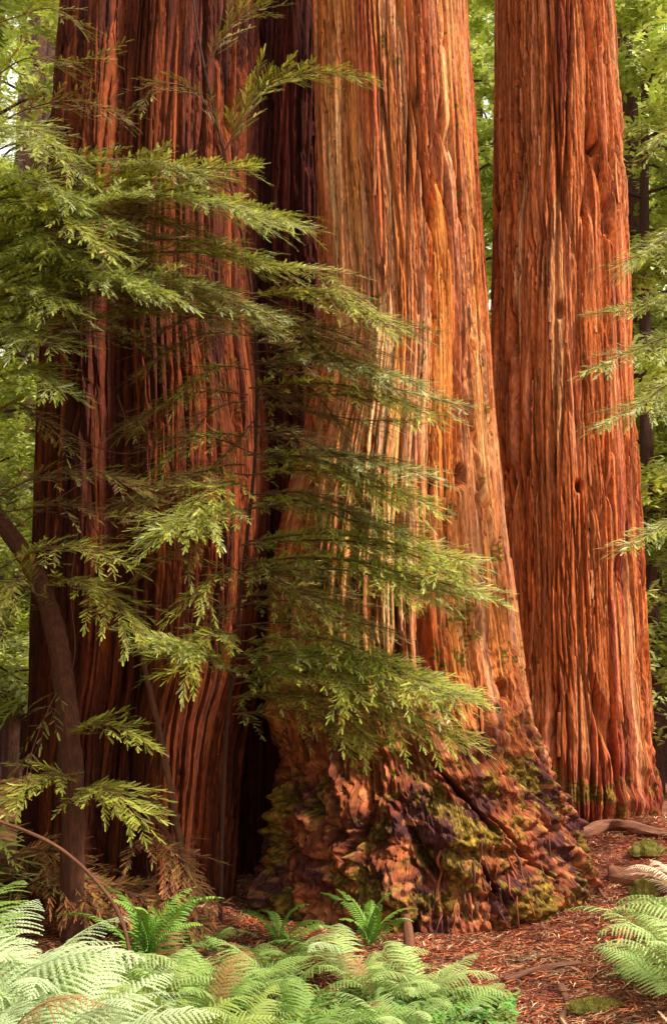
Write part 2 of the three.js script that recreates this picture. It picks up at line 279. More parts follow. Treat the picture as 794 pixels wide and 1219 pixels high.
// ------------------------------------------------------------------ leaf shapes
// a flat twig along +x of length 1, two ranks of needles in the xz plane, lifted a little
function twigGeo(n, nl, droop, seed) {
  const R = RNG(seed), pos = [], idx = [];
  const yy = x => -droop * x * x;
  const quad = (a, b, c, d) => { const k = pos.length / 3; for (const p of [a, b, c, d]) pos.push(...p); idx.push(k, k + 1, k + 2, k, k + 2, k + 3); };
  for (let i = 0; i < 3; i++) { const a = i / 3, b = (i + 1) / 3; quad([a, yy(a), -0.012], [b, yy(b), -0.009], [b, yy(b), 0.009], [a, yy(a), 0.012]); }
  for (let i = 0; i < n; i++) for (const sd of [-1, 1]) {
    const x = 0.06 + 0.92 * (i + (sd > 0 ? 0.5 : 0) * 0.8) / n, prof = Math.sin(Math.PI * (0.16 + 0.78 * x)) ** 0.7, l = nl * prof * (0.85 + 0.3 * R());
    const an = (0.85 + 0.2 * (R() - 0.5)) * (1 - 0.45 * x), dx = Math.cos(an) * l, dz = Math.sin(an) * l * sd, w = 0.3 / n, lift = l * (0.1 + 0.35 * (R() - 0.35)), y = yy(x);
    quad([x, y, 0], [x + dx * 0.45 + w * 0.7, y + lift * 0.6, dz * 0.45 - w * sd * 0.5], [x + dx, y + lift, dz], [x + dx * 0.45 - w * 0.7, y + lift * 0.6, dz * 0.45 + w * sd * 0.5]);
  }
  return rawGeo(pos, idx);
}
const twigs = [twigGeo(13, 0.17, 0.05, 1), twigGeo(15, 0.14, 0.12, 2), twigGeo(12, 0.19, -0.08, 3)];
const farTwig = twigGeo(7, 0.34, 0.15, 4);
const leafMat = (through = 0.4, rough = 0.8) => new THREE.MeshPhysicalMaterial({ color: 0xffffff, roughness: rough, transmission: through, thickness: 0, side: THREE.DoubleSide, specularIntensity: 0.5 });
const needleMat = leafMat(0.55, 0.5), dryMat = new THREE.MeshStandardMaterial({ color: 0xffffff, roughness: 0.95, side: THREE.DoubleSide });
const woodTex = dataTex(256, 512, (i, j, c) => { const n = 0.6 + 0.5 * fbm(i / 7, j / 34, 3, 3) - 0.1 + 0.2 * (hash(i, j >> 2, 4) - 0.5); c[0] = 124 * n; c[1] = 76 * n; c[2] = 48 * n; }, true);
const twigWood = new THREE.MeshStandardMaterial({ map: woodTex, roughness: 0.9 });
const stemMat = new THREE.MeshStandardMaterial({ map: woodTex, bumpMap: barkBump, bumpScale: 0.016, roughness: 0.95, color: C8(225, 190, 170) });
const greyWood = dataTex(256, 512, (i, j, c) => { const n = 0.62 + 0.5 * fbm(i / 7, j / 40, 13, 3) - 0.1 + 0.25 * (hash(i, j >> 2, 14) - 0.5); c[0] = 146 * n; c[1] = 94 * n; c[2] = 64 * n; }, true);
const deadWood = new THREE.MeshStandardMaterial({ map: greyWood, roughness: 0.92, color: C8(255, 240, 230), bumpMap: barkBump, bumpScale: 0.008 });

const TONE = {
  fresh: [[180, 186, 56], [196, 200, 78], [158, 168, 50], [208, 208, 112]],
  olive: [[152, 150, 48], [166, 160, 60], [132, 132, 44], [170, 148, 70]],
  silver: [[172, 180, 104], [192, 198, 134], [156, 168, 70], [208, 212, 168]],
  brown: [[146, 112, 50], [160, 124, 62], [128, 116, 42], [148, 96, 50]],
  dry: [[150, 90, 54], [170, 110, 70], [124, 66, 42], [140, 96, 60]],
  back: [[180, 188, 84], [196, 202, 104], [160, 174, 72], [206, 210, 130]],  // haze put into the colour: rear leaves paler and yellower instead of fog
};
function tint(tone, r) { const t = TONE[tone], a = t[Math.floor(r() * t.length)], k = 0.8 + 0.4 * r(); return C8(a[0] * k, a[1] * k, a[2] * k); }
// a limb with flat drooping sprays: part "branch" with sub-parts twigs and foliage
const UP = V(0, 1, 0);
function branch(parent, pts, o = {}) {
  const r = RNG(o.seed || 1), tone = o.tone || 'fresh', origin = parent.position;
  pts = pts.map(p => p.clone().sub(origin));
  const c = new THREE.CatmullRomCurve3(pts), L = c.getLength(), r0 = o.r0 ?? 0.004 + 0.003 * L;
  const limb = mesh('branch', tube(pts, r0, 0.003, 18, 5), twigWood, parent);
  const mats = [[], [], []], cols = [[], [], []], stems = [], q = new THREE.Quaternion(), M = new THREE.Matrix4();
  const put = (p, dir, nrm, size) => {
    const X = dir.clone().normalize(), Z = V().crossVectors(X, nrm).normalize(), Y = V().crossVectors(Z, X), k = Math.floor(r() * 3);
    M.makeBasis(X.clone().multiplyScalar(size), Y.multiplyScalar(size), Z.multiplyScalar(size * (0.85 + 0.3 * r()))); M.setPosition(p);
    mats[k].push(M.clone()); cols[k].push(tint(r() < (o.mix ?? 0.2) ? (o.tone2 || 'olive') : tone, r));
  };
  const rnd = a => (r() - 0.5) * 2 * a, tw = o.twig ?? 0.105, spread = (o.spread ?? 0.42) * 1.1, dens = o.density ?? 1;
  const layers = o.layers ?? 2;
  const n = Math.round(L / 0.07 * dens);
  for (let i = 0; i < n; i++) {
    const t = lerp(o.from ?? 0.04, 1, (i + r() * 0.8) / n); if (t > 1) continue;
    for (let ly = 0; ly < layers; ly++) {
      const p = c.getPoint(t), T = c.getTangent(t), side = V().crossVectors(T, UP).normalize(), sg = (i + ly) % 2 ? 1 : -1;
      const len = spread * (0.45 + 0.75 * Math.sin(Math.PI * Math.min(1, 0.2 + 0.68 * t))) * (0.55 + 0.6 * r()) * (t > 0.9 ? 0.7 : 1);
      const an = 0.62 + rnd(0.4);
      const D = T.clone().multiplyScalar(Math.cos(an)).addScaledVector(side, Math.sin(an) * sg); D.y += rnd(0.3) - (o.droop ?? 0.02) * (0.5 + r()) + (o.lift ?? 0) - 0.24 * D.z; D.normalize();
      const k = o.droop2 ?? 0.06, m = 5, cp = [];
      for (let j = 0; j <= m; j++) { const u = j / m * len; cp.push(p.clone().addScaledVector(D, u).add(V(0, -k * u * u / spread, 0))); }
      stems.push(tube(cp, 0.0028, 0.0012, 4, 3));
      const nt = Math.max(3, Math.round(len / 0.019 * Math.min(1.2, dens)));
      const nrm = V(0.12, 1, 0.38).addScaledVector(side, rnd(0.3)).addScaledVector(T, rnd(0.25)).normalize();
      for (let j = 0; j < nt; j++) {
        const f = (j + 0.5) / nt, u = f * m, a = Math.min(m - 1, Math.floor(u)), pp = cp[a].clone().lerp(cp[a + 1], u - a), TT = cp[a + 1].clone().sub(cp[a]).normalize();
        const S2 = V().crossVectors(TT, nrm).normalize(), ang = 0.6 * (1 - 0.5 * f) + rnd(0.22), sg2 = j % 2 ? 1 : -1;
        const d2 = TT.clone().multiplyScalar(Math.cos(ang)).addScaledVector(S2, Math.sin(ang) * sg2).addScaledVector(nrm, rnd(0.3)); d2.y += 0.14;
        put(pp, d2, nrm, tw * (0.7 + 0.6 * r()) * (1.1 - 0.4 * f));
      }
      put(cp[m], cp[m].clone().sub(cp[m - 1]), nrm, tw * 0.9);
    }
  }
  if (stems.length) { const s = mesh('twigs', mergeGeometries(stems), twigWood, limb); s.userData.kind = 'stuff'; }
  mats.forEach((m, k) => { if (m.length) stuff('foliage', twigs[k], o.mat || needleMat, m, cols[k], limb); });
  return limb;
}
const px3 = (list, d0, d1) => list.map((a, i) => P(a[0], a[1], a[2] ?? lerp(d0, d1, i / (list.length - 1))));

// ------------------------------------------------------------------ young redwoods whose sprays hang before the trunks
{
  const base = P(88, 1095, 10.6); base.y = ground(base.x, base.z);
  const t = thing('young_redwood_tree', 'slender young redwood with a kinked brown stem beside the dark red redwood', 'tree', base);
  const stem = px3([[88, 1100, 10.6], [86, 940, 10.6], [76, 810, 10.6], [64, 742, 10.6], [42, 682, 10.6], [10, 632, 10.6], [-22, 585, 10.6], [-34, 470, 10.6], [-38, 250, 10.6], [-40, -40, 10.6], [-44, -300, 10.7]]);
  stem[0].y = base.y - 0.1;
  mesh('stem', tube(stem.map(p => p.clone().sub(base)), 0.105, 0.05, 80, 12, 0.12, 5), stemMat, t);
  const B = (list, d0, d1, o) => branch(t, px3(list, d0, d1), o);
  B([[-38, 320], [60, 262], [200, 232], [346, 268]], 10.6, 9.7, { seed: 1, tone: 'silver', tone2: 'fresh', mix: 0.45, spread: 0.5, density: 1.15 });
  B([[-38, 300], [70, 240], [180, 205], [300, 200]], 10.6, 10.2, { seed: 2, tone: 'fresh', spread: 0.42 });
  B([[-36, 430], [70, 350], [200, 335], [330, 378]], 10.6, 9.8, { seed: 3, tone: 'silver', tone2: 'olive', mix: 0.4, spread: 0.45, density: 1.1 });
  B([[-38, 360], [40, 320], [110, 320], [180, 350]], 10.6, 9.6, { seed: 4, tone: 'silver', tone2: 'fresh', mix: 0.5 });
  B([[-38, 260], [10, 235], [70, 250], [130, 300]], 10.6, 9.5, { seed: 5, tone: 'fresh', density: 1.1 });
  B([[-38, 200], [20, 170], [60, 180], [110, 215]], 10.6, 10, { seed: 6, tone: 'fresh', tone2: 'silver', spread: 0.35, density: 0.8 });
  B([[-38, 120], [30, 70], [80, 75], [130, 60]], 10.6, 10.4, { seed: 7, tone: 'olive', spread: 0.35, density: 0.6 });
  B([[-38, 40], [20, 20], [60, 10], [100, 30]], 10.6, 10.4, { seed: 8, tone: 'olive', spread: 0.4, density: 0.6 });
  B([[-30, 520], [15, 480], [50, 500], [90, 540]], 10.6, 10.2, { seed: 9, tone: 'olive', tone2: 'brown', spread: 0.3, density: 0.5 });
  B([[-10, 612], [30, 606], [70, 600], [150, 620]], 10.6, 10.2, { seed: 10, tone: 'brown', tone2: 'olive', spread: 0.35, density: 0.6 });
  B([[50, 700], [90, 690], [130, 710], [175, 762]], 10.6, 10.0, { seed: 11, tone: 'olive', tone2: 'fresh', mix: 0.4, spread: 0.4 });
  B([[60, 735], [30, 690], [10, 700], [-20, 760]], 10.6, 10.0, { seed: 12, tone: 'olive', spread: 0.35, density: 0.7 });
  B([[82, 880], [105, 862], [140, 866], [172, 880]], 10.6, 10.1, { seed: 13, tone: 'olive', tone2: 'fresh', mix: 0.5, spread: 0.25, density: 0.9 });
  B([[86, 930], [70, 920], [40, 930], [5, 965]], 10.6, 10.0, { seed: 14, tone: 'olive', tone2: 'fresh', mix: 0.5, spread: 0.3 });
  B([[86, 950], [110, 935], [140, 945], [168, 975]], 10.6, 10.0, { seed: 15, tone: 'olive', tone2: 'fresh', mix: 0.5, spread: 0.35 });
  [[150, 60, 0], [215, 85, 1], [275, 70, 2], [305, 120, 3], [345, 80, 4], [390, 60, 5], [440, 70, 6], [250, 150, 7], [330, 210, 8]].forEach(([y, x, k]) => B([[-38, y + 40], [lerp(-38, x, 0.35), y + 8], [lerp(-38, x, 0.7), y], [x, y + 22]], 10.6, 9.6 + 0.1 * (k % 4), { seed: 460 + k, tone: k % 2 ? 'silver' : 'fresh', tone2: k % 2 ? 'fresh' : 'silver', mix: 0.4, spread: 0.42, density: 1.1 }));
  [[190, 250, 0], [225, 300, 1], [255, 240, 2], [285, 310, 3], [320, 260, 4], [345, 290, 5], [370, 330, 6], [300, 350, 7], [120, 150, 8], [395, 200, 9], [650, 150, 10], [560, 170, 11]].forEach(([y, x, k]) => B([[-38, y + 55], [lerp(-38, x, 0.35), y + 12], [lerp(-38, x, 0.7), y], [x, y + 20]], 10.6, 10.0 + 0.12 * (k % 5), { seed: 480 + k, tone: ['olive', 'fresh', 'brown'][k % 3], tone2: ['silver', 'olive', 'olive'][k % 3], mix: 0.4, spread: 0.42, density: k > 7 ? 0.6 : 0.95, from: 0.2 }));
  B([[76, 810], [60, 840], [40, 890], [30, 930]], 10.6, 10.2, { seed: 16, tone: 'brown', spread: 0.2, density: 0.4 });
}
{
  const base = P(264, 1100, 11.0); base.y = ground(base.x, base.z);
  const t = thing('young_redwood_tree', 'thin young redwood spreading layered green sprays in front of the broad orange redwood', 'tree', base);
  const stem = px3([[262, 1100, 11.0], [268, 900, 11.0], [285, 720, 11.0], [305, 520, 11.0], [300, 350, 11.0], [268, 190, 10.9], [236, 40, 10.8], [215, -150, 10.8], [205, -300, 10.8]]);
  stem[0].y = base.y - 0.1;
  mesh('stem', tube(stem.map(p => p.clone().sub(base)), 0.018, 0.009, 60, 8, 0.08, 6), stemMat, t);
  const B = (list, d0, d1, o) => branch(t, px3(list, d0, d1), o);
  B([[268, 180], [310, 108], [370, 86], [442, 92]], 10.9, 10.3, { seed: 21, tone: 'olive', tone2: 'fresh', mix: 0.35, spread: 0.34, density: 1.0 });
  B([[245, 80], [270, 40], [290, 18], [320, 8]], 10.8, 10.5, { seed: 22, tone: 'olive', spread: 0.3, density: 0.7 });
  B([[262, 160], [235, 110], [190, 100], [165, 130]], 10.9, 10.5, { seed: 23, tone: 'olive', tone2: 'brown', mix: 0.4, spread: 0.3, density: 0.6 });
  B([[290, 275], [310, 255], [330, 255], [362, 268]], 10.95, 10.3, { seed: 24, tone: 'fresh', spread: 0.3 });
  B([[300, 350], [370, 345], [430, 372], [500, 392]], 11, 10.3, { seed: 25, tone: 'olive', tone2: 'brown', mix: 0.4, spread: 0.45, density: 1.0 });
  B([[303, 390], [350, 395], [400, 420], [450, 440]], 11, 10.3, { seed: 26, tone: 'brown', tone2: 'olive', mix: 0.5, spread: 0.42, density: 0.9 });
  B([[305, 430], [390, 428], [470, 462], [545, 482]], 11, 10.1, { seed: 27, tone: 'olive', tone2: 'silver', mix: 0.4, spread: 0.38, density: 1.0 });
  B([[305, 480], [370, 490], [430, 500], [495, 500]], 11, 10.4, { seed: 28, tone: 'olive', tone2: 'brown', mix: 0.4, spread: 0.4, density: 0.8 });
  B([[302, 545], [370, 545], [440, 570], [515, 602]], 11, 10.1, { seed: 29, tone: 'fresh', tone2: 'olive', mix: 0.4, spread: 0.42, density: 1.1 });
  B([[296, 610], [260, 600], [230, 612], [195, 630]], 11, 9.9, { seed: 30, tone: 'fresh', tone2: 'silver', mix: 0.4, spread: 0.48, density: 1.3 });
  B([[296, 600], [350, 595], [420, 620], [500, 640]], 11, 10.2, { seed: 31, tone: 'fresh', tone2: 'olive', mix: 0.5, spread: 0.42, density: 1.0 });
  B([[292, 645], [390, 635], [480, 650], [560, 668]], 11, 10.0, { seed: 32, tone: 'fresh', tone2: 'silver', mix: 0.3, spread: 0.42, density: 1.1 });
  B([[289, 680], [400, 665], [490, 685], [572, 705]], 11, 10.0, { seed: 33, tone: 'silver', tone2: 'fresh', mix: 0.5, spread: 0.42, density: 1.0 });
  B([[278, 805], [250, 778], [222, 766], [186, 760]], 11, 10.0, { seed: 34, tone: 'fresh', tone2: 'silver', mix: 0.4, spread: 0.42, density: 1.3 });
  B([[279, 780], [370, 775], [470, 800], [558, 828]], 11, 10.0, { seed: 35, tone: 'fresh', tone2: 'silver', mix: 0.4, spread: 0.44, density: 1.1 });
  B([[277, 815], [360, 800], [460, 838], [556, 880]], 11, 10.0, { seed: 36, tone: 'fresh', tone2: 'olive', mix: 0.4, spread: 0.44, density: 1.0 });
  B([[276, 830], [330, 825], [400, 850], [440, 880]], 11, 10.2, { seed: 37, tone: 'olive', tone2: 'fresh', mix: 0.3, spread: 0.4, density: 0.8 });
  B([[302, 540], [250, 520], [200, 520], [160, 505]], 11, 10.6, { seed: 38, tone: 'brown', tone2: 'olive', mix: 0.5, spread: 0.35, density: 0.7 });
  B([[303, 500], [270, 540], [230, 570], [170, 600]], 11, 10.6, { seed: 39, tone: 'olive', tone2: 'brown', mix: 0.5, spread: 0.35, density: 0.6 });
  B([[300, 400], [260, 370], [220, 380], [180, 400]], 11, 10.5, { seed: 40, tone: 'olive', tone2: 'brown', mix: 0.4, spread: 0.38, density: 0.7 });
  B([[302, 360], [340, 375], [380, 400], [420, 410]], 11, 10.5, { seed: 42, tone: 'olive', tone2: 'brown', mix: 0.5, spread: 0.45, density: 0.9 });
  B([[304, 460], [340, 470], [400, 470], [460, 480]], 11, 10.3, { seed: 43, tone: 'brown', tone2: 'olive', mix: 0.5, spread: 0.45, density: 0.8 });
  B([[302, 350], [250, 345], [210, 352], [150, 370]], 11, 10.3, { seed: 44, tone: 'olive', tone2: 'silver', mix: 0.4, spread: 0.42, density: 0.9 });
  B([[304, 515], [350, 520], [400, 540], [470, 545]], 11, 10.3, { seed: 45, tone: 'olive', tone2: 'brown', mix: 0.4, spread: 0.4, density: 0.8 });
  B([[290, 660], [330, 690], [380, 710], [430, 745]], 11, 10.3, { seed: 46, tone: 'olive', tone2: 'fresh', mix: 0.3, spread: 0.4, density: 0.8 });
  B([[276, 230], [250, 215], [215, 225], [165, 250]], 10.9, 10.3, { seed: 47, tone: 'olive', tone2: 'brown', mix: 0.5, spread: 0.36, density: 0.7 });
  B([[285, 720], [340, 715], [400, 735], [470, 750]], 11, 10.2, { seed: 48, tone: 'olive', tone2: 'fresh', mix: 0.4, spread: 0.36, density: 0.6 });
  [[548, 500, 0], [572, 470, 1], [585, 225, 2], [612, 480, 3], [655, 540, 4], [676, 500, 5], [690, 540, 6], [770, 470, 7], [790, 520, 8], [812, 540, 9], [800, 430, 10], [765, 215, 11], [440, 500, 12], [468, 510, 13], [360, 470, 14]].forEach(([y, x, k]) => B([[lerp(303, 280, (y - 350) / 450), y - 6], [lerp(300, x, 0.4), y - 12], [lerp(300, x, 0.75), y + 2], [x, y + 16 + 10 * (k % 3)]], 10.9, 9.85 + 0.1 * (k % 4), { seed: 430 + k, tone: k % 3 ? 'fresh' : 'silver', tone2: 'olive', mix: 0.3, spread: 0.4, density: 0.9 }));
  [[410, 180, 0], [450, 210, 1], [480, 160, 2], [530, 190, 3], [575, 150, 4], [330, 420, 5], [400, 450, 6], [430, 460, 7], [640, 210, 8], [690, 230, 9], [720, 440, 10], [755, 420, 11], [840, 470, 12], [860, 420, 13], [600, 440, 14]].forEach(([y, x, k]) => B([[lerp(302, 280, (y - 350) / 450), y - 10], [lerp(300, x, 0.4), y - 14], [lerp(300, x, 0.75), y], [x, y + 22]], 10.95, 10.4 + 0.1 * (k % 4), { seed: 500 + k, tone: k % 2 ? 'olive' : 'brown', tone2: k % 2 ? 'fresh' : 'olive', mix: 0.4, spread: 0.44, density: 0.75 }));
  [[385, 240, 0], [420, 370, 1], [490, 230, 3], [520, 380, 4], [565, 210, 5], [705, 380, 9], [735, 240, 10]].forEach(([y, x, k]) => B([[lerp(300, 285, (y - 350) / 400), y - 12], [lerp(303, x, 0.4), y - 10], [lerp(300, x, 0.75), y + 4], [x, y + 25]], 11.1, 11.35, { seed: 400 + k, tone: k % 2 ? 'brown' : 'olive', tone2: k % 2 ? 'olive' : 'brown', mix: 0.5, spread: 0.42, density: 0.8 }));
  B([[303, 440], [360, 455], [400, 500], [430, 560]], 11, 10.7, { seed: 41, tone: 'brown', tone2: 'olive', mix: 0.4, spread: 0.38, density: 0.7 });
}
{
  const base = P(850, 1040, 11.6); base.y = ground(base.x, base.z);
  const t = thing('young_redwood_tree', 'young redwood reaching its sprays across the straight rust orange redwood', 'tree', base);
  const stem = px3([[850, 1050], [846, 800], [842, 500], [838, 200], [834, -100]], 11.6, 11.6); stem[0].y = base.y - 0.1;
  mesh('stem', tube(stem.map(p => p.clone().sub(base)), 0.06, 0.03, 40, 10, 0.1, 8), stemMat, t);
  const B = (list, o) => branch(t, px3(list, 11.6, 11.0), o);
  B([[838, 260], [810, 270], [780, 290], [745, 312]], { seed: 51, tone: 'fresh', tone2: 'silver', mix: 0.4, spread: 0.38 });
  B([[840, 350], [810, 350], [770, 360], [722, 372]], { seed: 52, tone: 'fresh', tone2: 'silver', mix: 0.4, spread: 0.36 });
  B([[841, 400], [800, 400], [760, 415], [702, 437]], { seed: 53, tone: 'silver', tone2: 'fresh', mix: 0.5, spread: 0.36 });
  B([[842, 450], [800, 455], [770, 475], [712, 508]], { seed: 54, tone: 'silver', tone2: 'fresh', mix: 0.4, spread: 0.38 });
  B([[843, 600], [810, 615], [780, 630], [742, 655]], { seed: 55, tone: 'fresh', tone2: 'silver', mix: 0.4, spread: 0.3 });
  B([[838, 150], [815, 150], [790, 160], [770, 190]], { seed: 56, tone: 'fresh', spread: 0.3, density: 0.7 });
}

// ------------------------------------------------------------------ trees behind
const farBark = dataTex(256, 1024, (i, j, c) => { const x = i / 256 * 2, y = j / 1024 * 6; worley(x / 0.09, y / 0.9, 5); const e = wId, n = (0.55 + 0.5 * fbm(x * 30, y * 3, 6, 3)); c[0] = n * lerp(116, 92, e); c[1] = n * lerp(66, 50, e); c[2] = n * lerp(46, 38, e); }, true);
const farBarkMat = new THREE.MeshStandardMaterial({ map: farBark, roughness: 0.95, bumpMap: barkBump, bumpScale: 0.03 });
const broadLeaf = (() => {
  const R = RNG(77), pos = [], idx = [];
  for (let i = 0; i < 9; i++) {
    const a = R() * 6.28, e = (R() - 0.35) * 1.2, p = V(R() - 0.5, (R() - 0.5) * 0.6, R() - 0.5).multiplyScalar(0.7), d = V(Math.cos(a) * Math.cos(e), Math.sin(e), Math.sin(a) * Math.cos(e)), s = V().crossVectors(d, UP).normalize().multiplyScalar(0.11), l = 0.42 + 0.2 * R(), k = pos.length / 3;
    const m = p.clone().addScaledVector(d, l * 0.5), q = p.clone().addScaledVector(d, l).add(V(0, -0.07, 0));
    pos.push(...p.toArray(), ...m.clone().add(s).toArray(), ...q.toArray(), ...m.clone().sub(s).toArray()); idx.push(k, k + 1, k + 2, k, k + 2, k + 3);
  }
  return rawGeo(pos, idx);
})();
const backMat = leafMat(0.55, 0.6);
function forestTree(name, label, px, depth, o = {}) {
  const r = RNG(o.seed), x = (px - PW / 2) / FOCAL * depth * 1.0, base = V(x, ground(x, -depth) - 0.05, -depth);
  const t = thing(name, label, 'tree', base, o.group), h = o.h ?? 16, lean = (r() - 0.5) * (o.lean ?? 1);
  const R0 = o.r ?? 0.16, path = [V(0, -0.3, 0), V(lean * 0.1, h * 0.3, (r() - 0.5) * 0.3), V(lean * 0.5, h * 0.65, 0), V(lean, h, 0)];
  const tr = mesh('trunk', tube(path, R0, R0 * (o.taper ?? 0.3), 30, 14, 0.12, o.seed), farBarkMat, t), c = new THREE.CatmullRomCurve3(path);
  if (!o.n) return t;
  const limbs = [], mats = [], cols = [], M = new THREE.Matrix4(), nb = o.limbs ?? 26;
  for (let i = 0; i < nb; i++) {
    const f = lerp(o.low ?? 0.08, 0.98, (i + r()) / nb), p = c.getPoint(f), a = r() * Math.PI * 2, L = (o.w ?? 2.4) * (o.conic ? 1.15 - 0.8 * f : 0.7 + 0.5 * r()) * (0.6 + 0.5 * r());
    const d = V(Math.cos(a), o.rise ?? 0.25, Math.sin(a)), lp = [p, p.clone().addScaledVector(d, L * 0.5), p.clone().addScaledVector(d, L).add(V(0, -(o.sag ?? 0.25) * L, 0))];
    limbs.push(tube(lp, R0 * 0.22, 0.008, 6, 5));
    const lc = new THREE.CatmullRomCurve3(lp), m = Math.round(o.n / nb);
    for (let k = 0; k < m; k++) {
      const u = 0.2 + 0.8 * Math.sqrt(r()), q = lc.getPoint(Math.min(1, u)), sp = 0.16 * L + 0.12;
      q.add(V((r() - 0.5) * 2 * sp, (r() - 0.6) * (o.conic ? 0.35 : 1.2) * sp, (r() - 0.5) * 2 * sp));
      const e = new THREE.Euler((r() - 0.5) * 0.8, r() * 6.28, (r() - 0.5) * 0.8 - (o.conic ? 0.3 : 0)), s = (o.size ?? 0.34) * (0.6 + 0.8 * r());
      M.compose(q, new THREE.Quaternion().setFromEuler(e), V(s, s, s)); mats.push(M.clone()); cols.push(tint(o.tone || 'back', r));
    }
  }
  mesh('limbs', mergeGeometries(limbs), farBarkMat, t).userData.kind = 'stuff';
  stuff('crown', o.conic ? farTwig : broadLeaf, backMat, mats, cols, t);
  return t;
}
const gBack = 'leafy understorey trees behind the redwoods', gCon = 'slim conifers behind the redwoods', lBack = 'leafy light green understorey tree standing behind the big redwoods', lCon = 'slim feathery conifer standing behind the big redwoods';
[[-40, 19, 1], [20, 23, 2], [60, 28, 3], [130, 25, 4], [330, 26, 5], [560, 21, 6], [590, 27, 7], [640, 24, 8], [770, 20, 9], [800, 24, 10], [850, 19, 11], [740, 28, 12], [-120, 22, 13], [920, 24, 14], [450, 30, 15]].forEach(([px, d, s]) =>
  forestTree('understorey_tree', lBack, px, d, { seed: 100 + s, n: 3000, h: 13 + (s % 4), w: 2.6, limbs: 40, size: 0.3, group: gBack }));
[[0, 30, 1], [100, 34, 2], [575, 33, 3], [690, 32, 4], [780, 34, 5], [860, 30, 6], [-90, 31, 7], [250, 36, 8], [480, 37, 9]].forEach(([px, d, s]) =>
  forestTree('slim_conifer', lCon, px, d, { seed: 200 + s, n: 2600, h: 20, w: 3.0, limbs: 46, size: 0.6, conic: true, rise: 0.1, sag: 0.35, group: gCon, r: 0.2 }));
[[766, 22, 0.36, 1], [742, 26, 0.3, 2], [14, 25, 0.45, 3], [572, 36, 0.4, 4], [905, 21, 0.6, 5], [-60, 27, 0.7, 6], [460, 33, 0.7, 7]].forEach(([px, d, rr, s]) =>
  forestTree('forest_tree_trunk', 'dark bare conifer trunk rising behind the big redwoods', px, d, { seed: 300 + s, r: rr, h: 28, taper: 0.6, group: 'bare trunks behind the redwoods' }));

// the stand beside the dark red redwood, beyond the frame, that keeps the sky off it
forestTree('added_shade_trunk', 'tall bare trunk added out of view to shade the dark red redwood', 397 - 4.7 / 10.6 * FOCAL, 10.6, { seed: 351, r: 0.85, h: 30, taper: 0.75 });  // unseen trunk, added as a solid blocker of sky light
[[-5.4, 7.4, 1], [-4.6, 4.6, 2], [-7.2, 9.4, 3], [-6.5, 5.4, 4], [-5.6, 13.2, 5], [-7.5, 15.5, 6]].forEach(([x, d, k]) => forestTree('slim_conifer', 'dense dark young conifer in the thicket beside the dark red redwood', 397 + x / d * FOCAL, d, { seed: 360 + k, n: 3400, h: 11 + k % 3, w: 2.5, limbs: 60, size: 0.6, conic: true, rise: 0.05, sag: 0.3, group: 'conifer thicket beside the dark red redwood', r: 0.12 }));

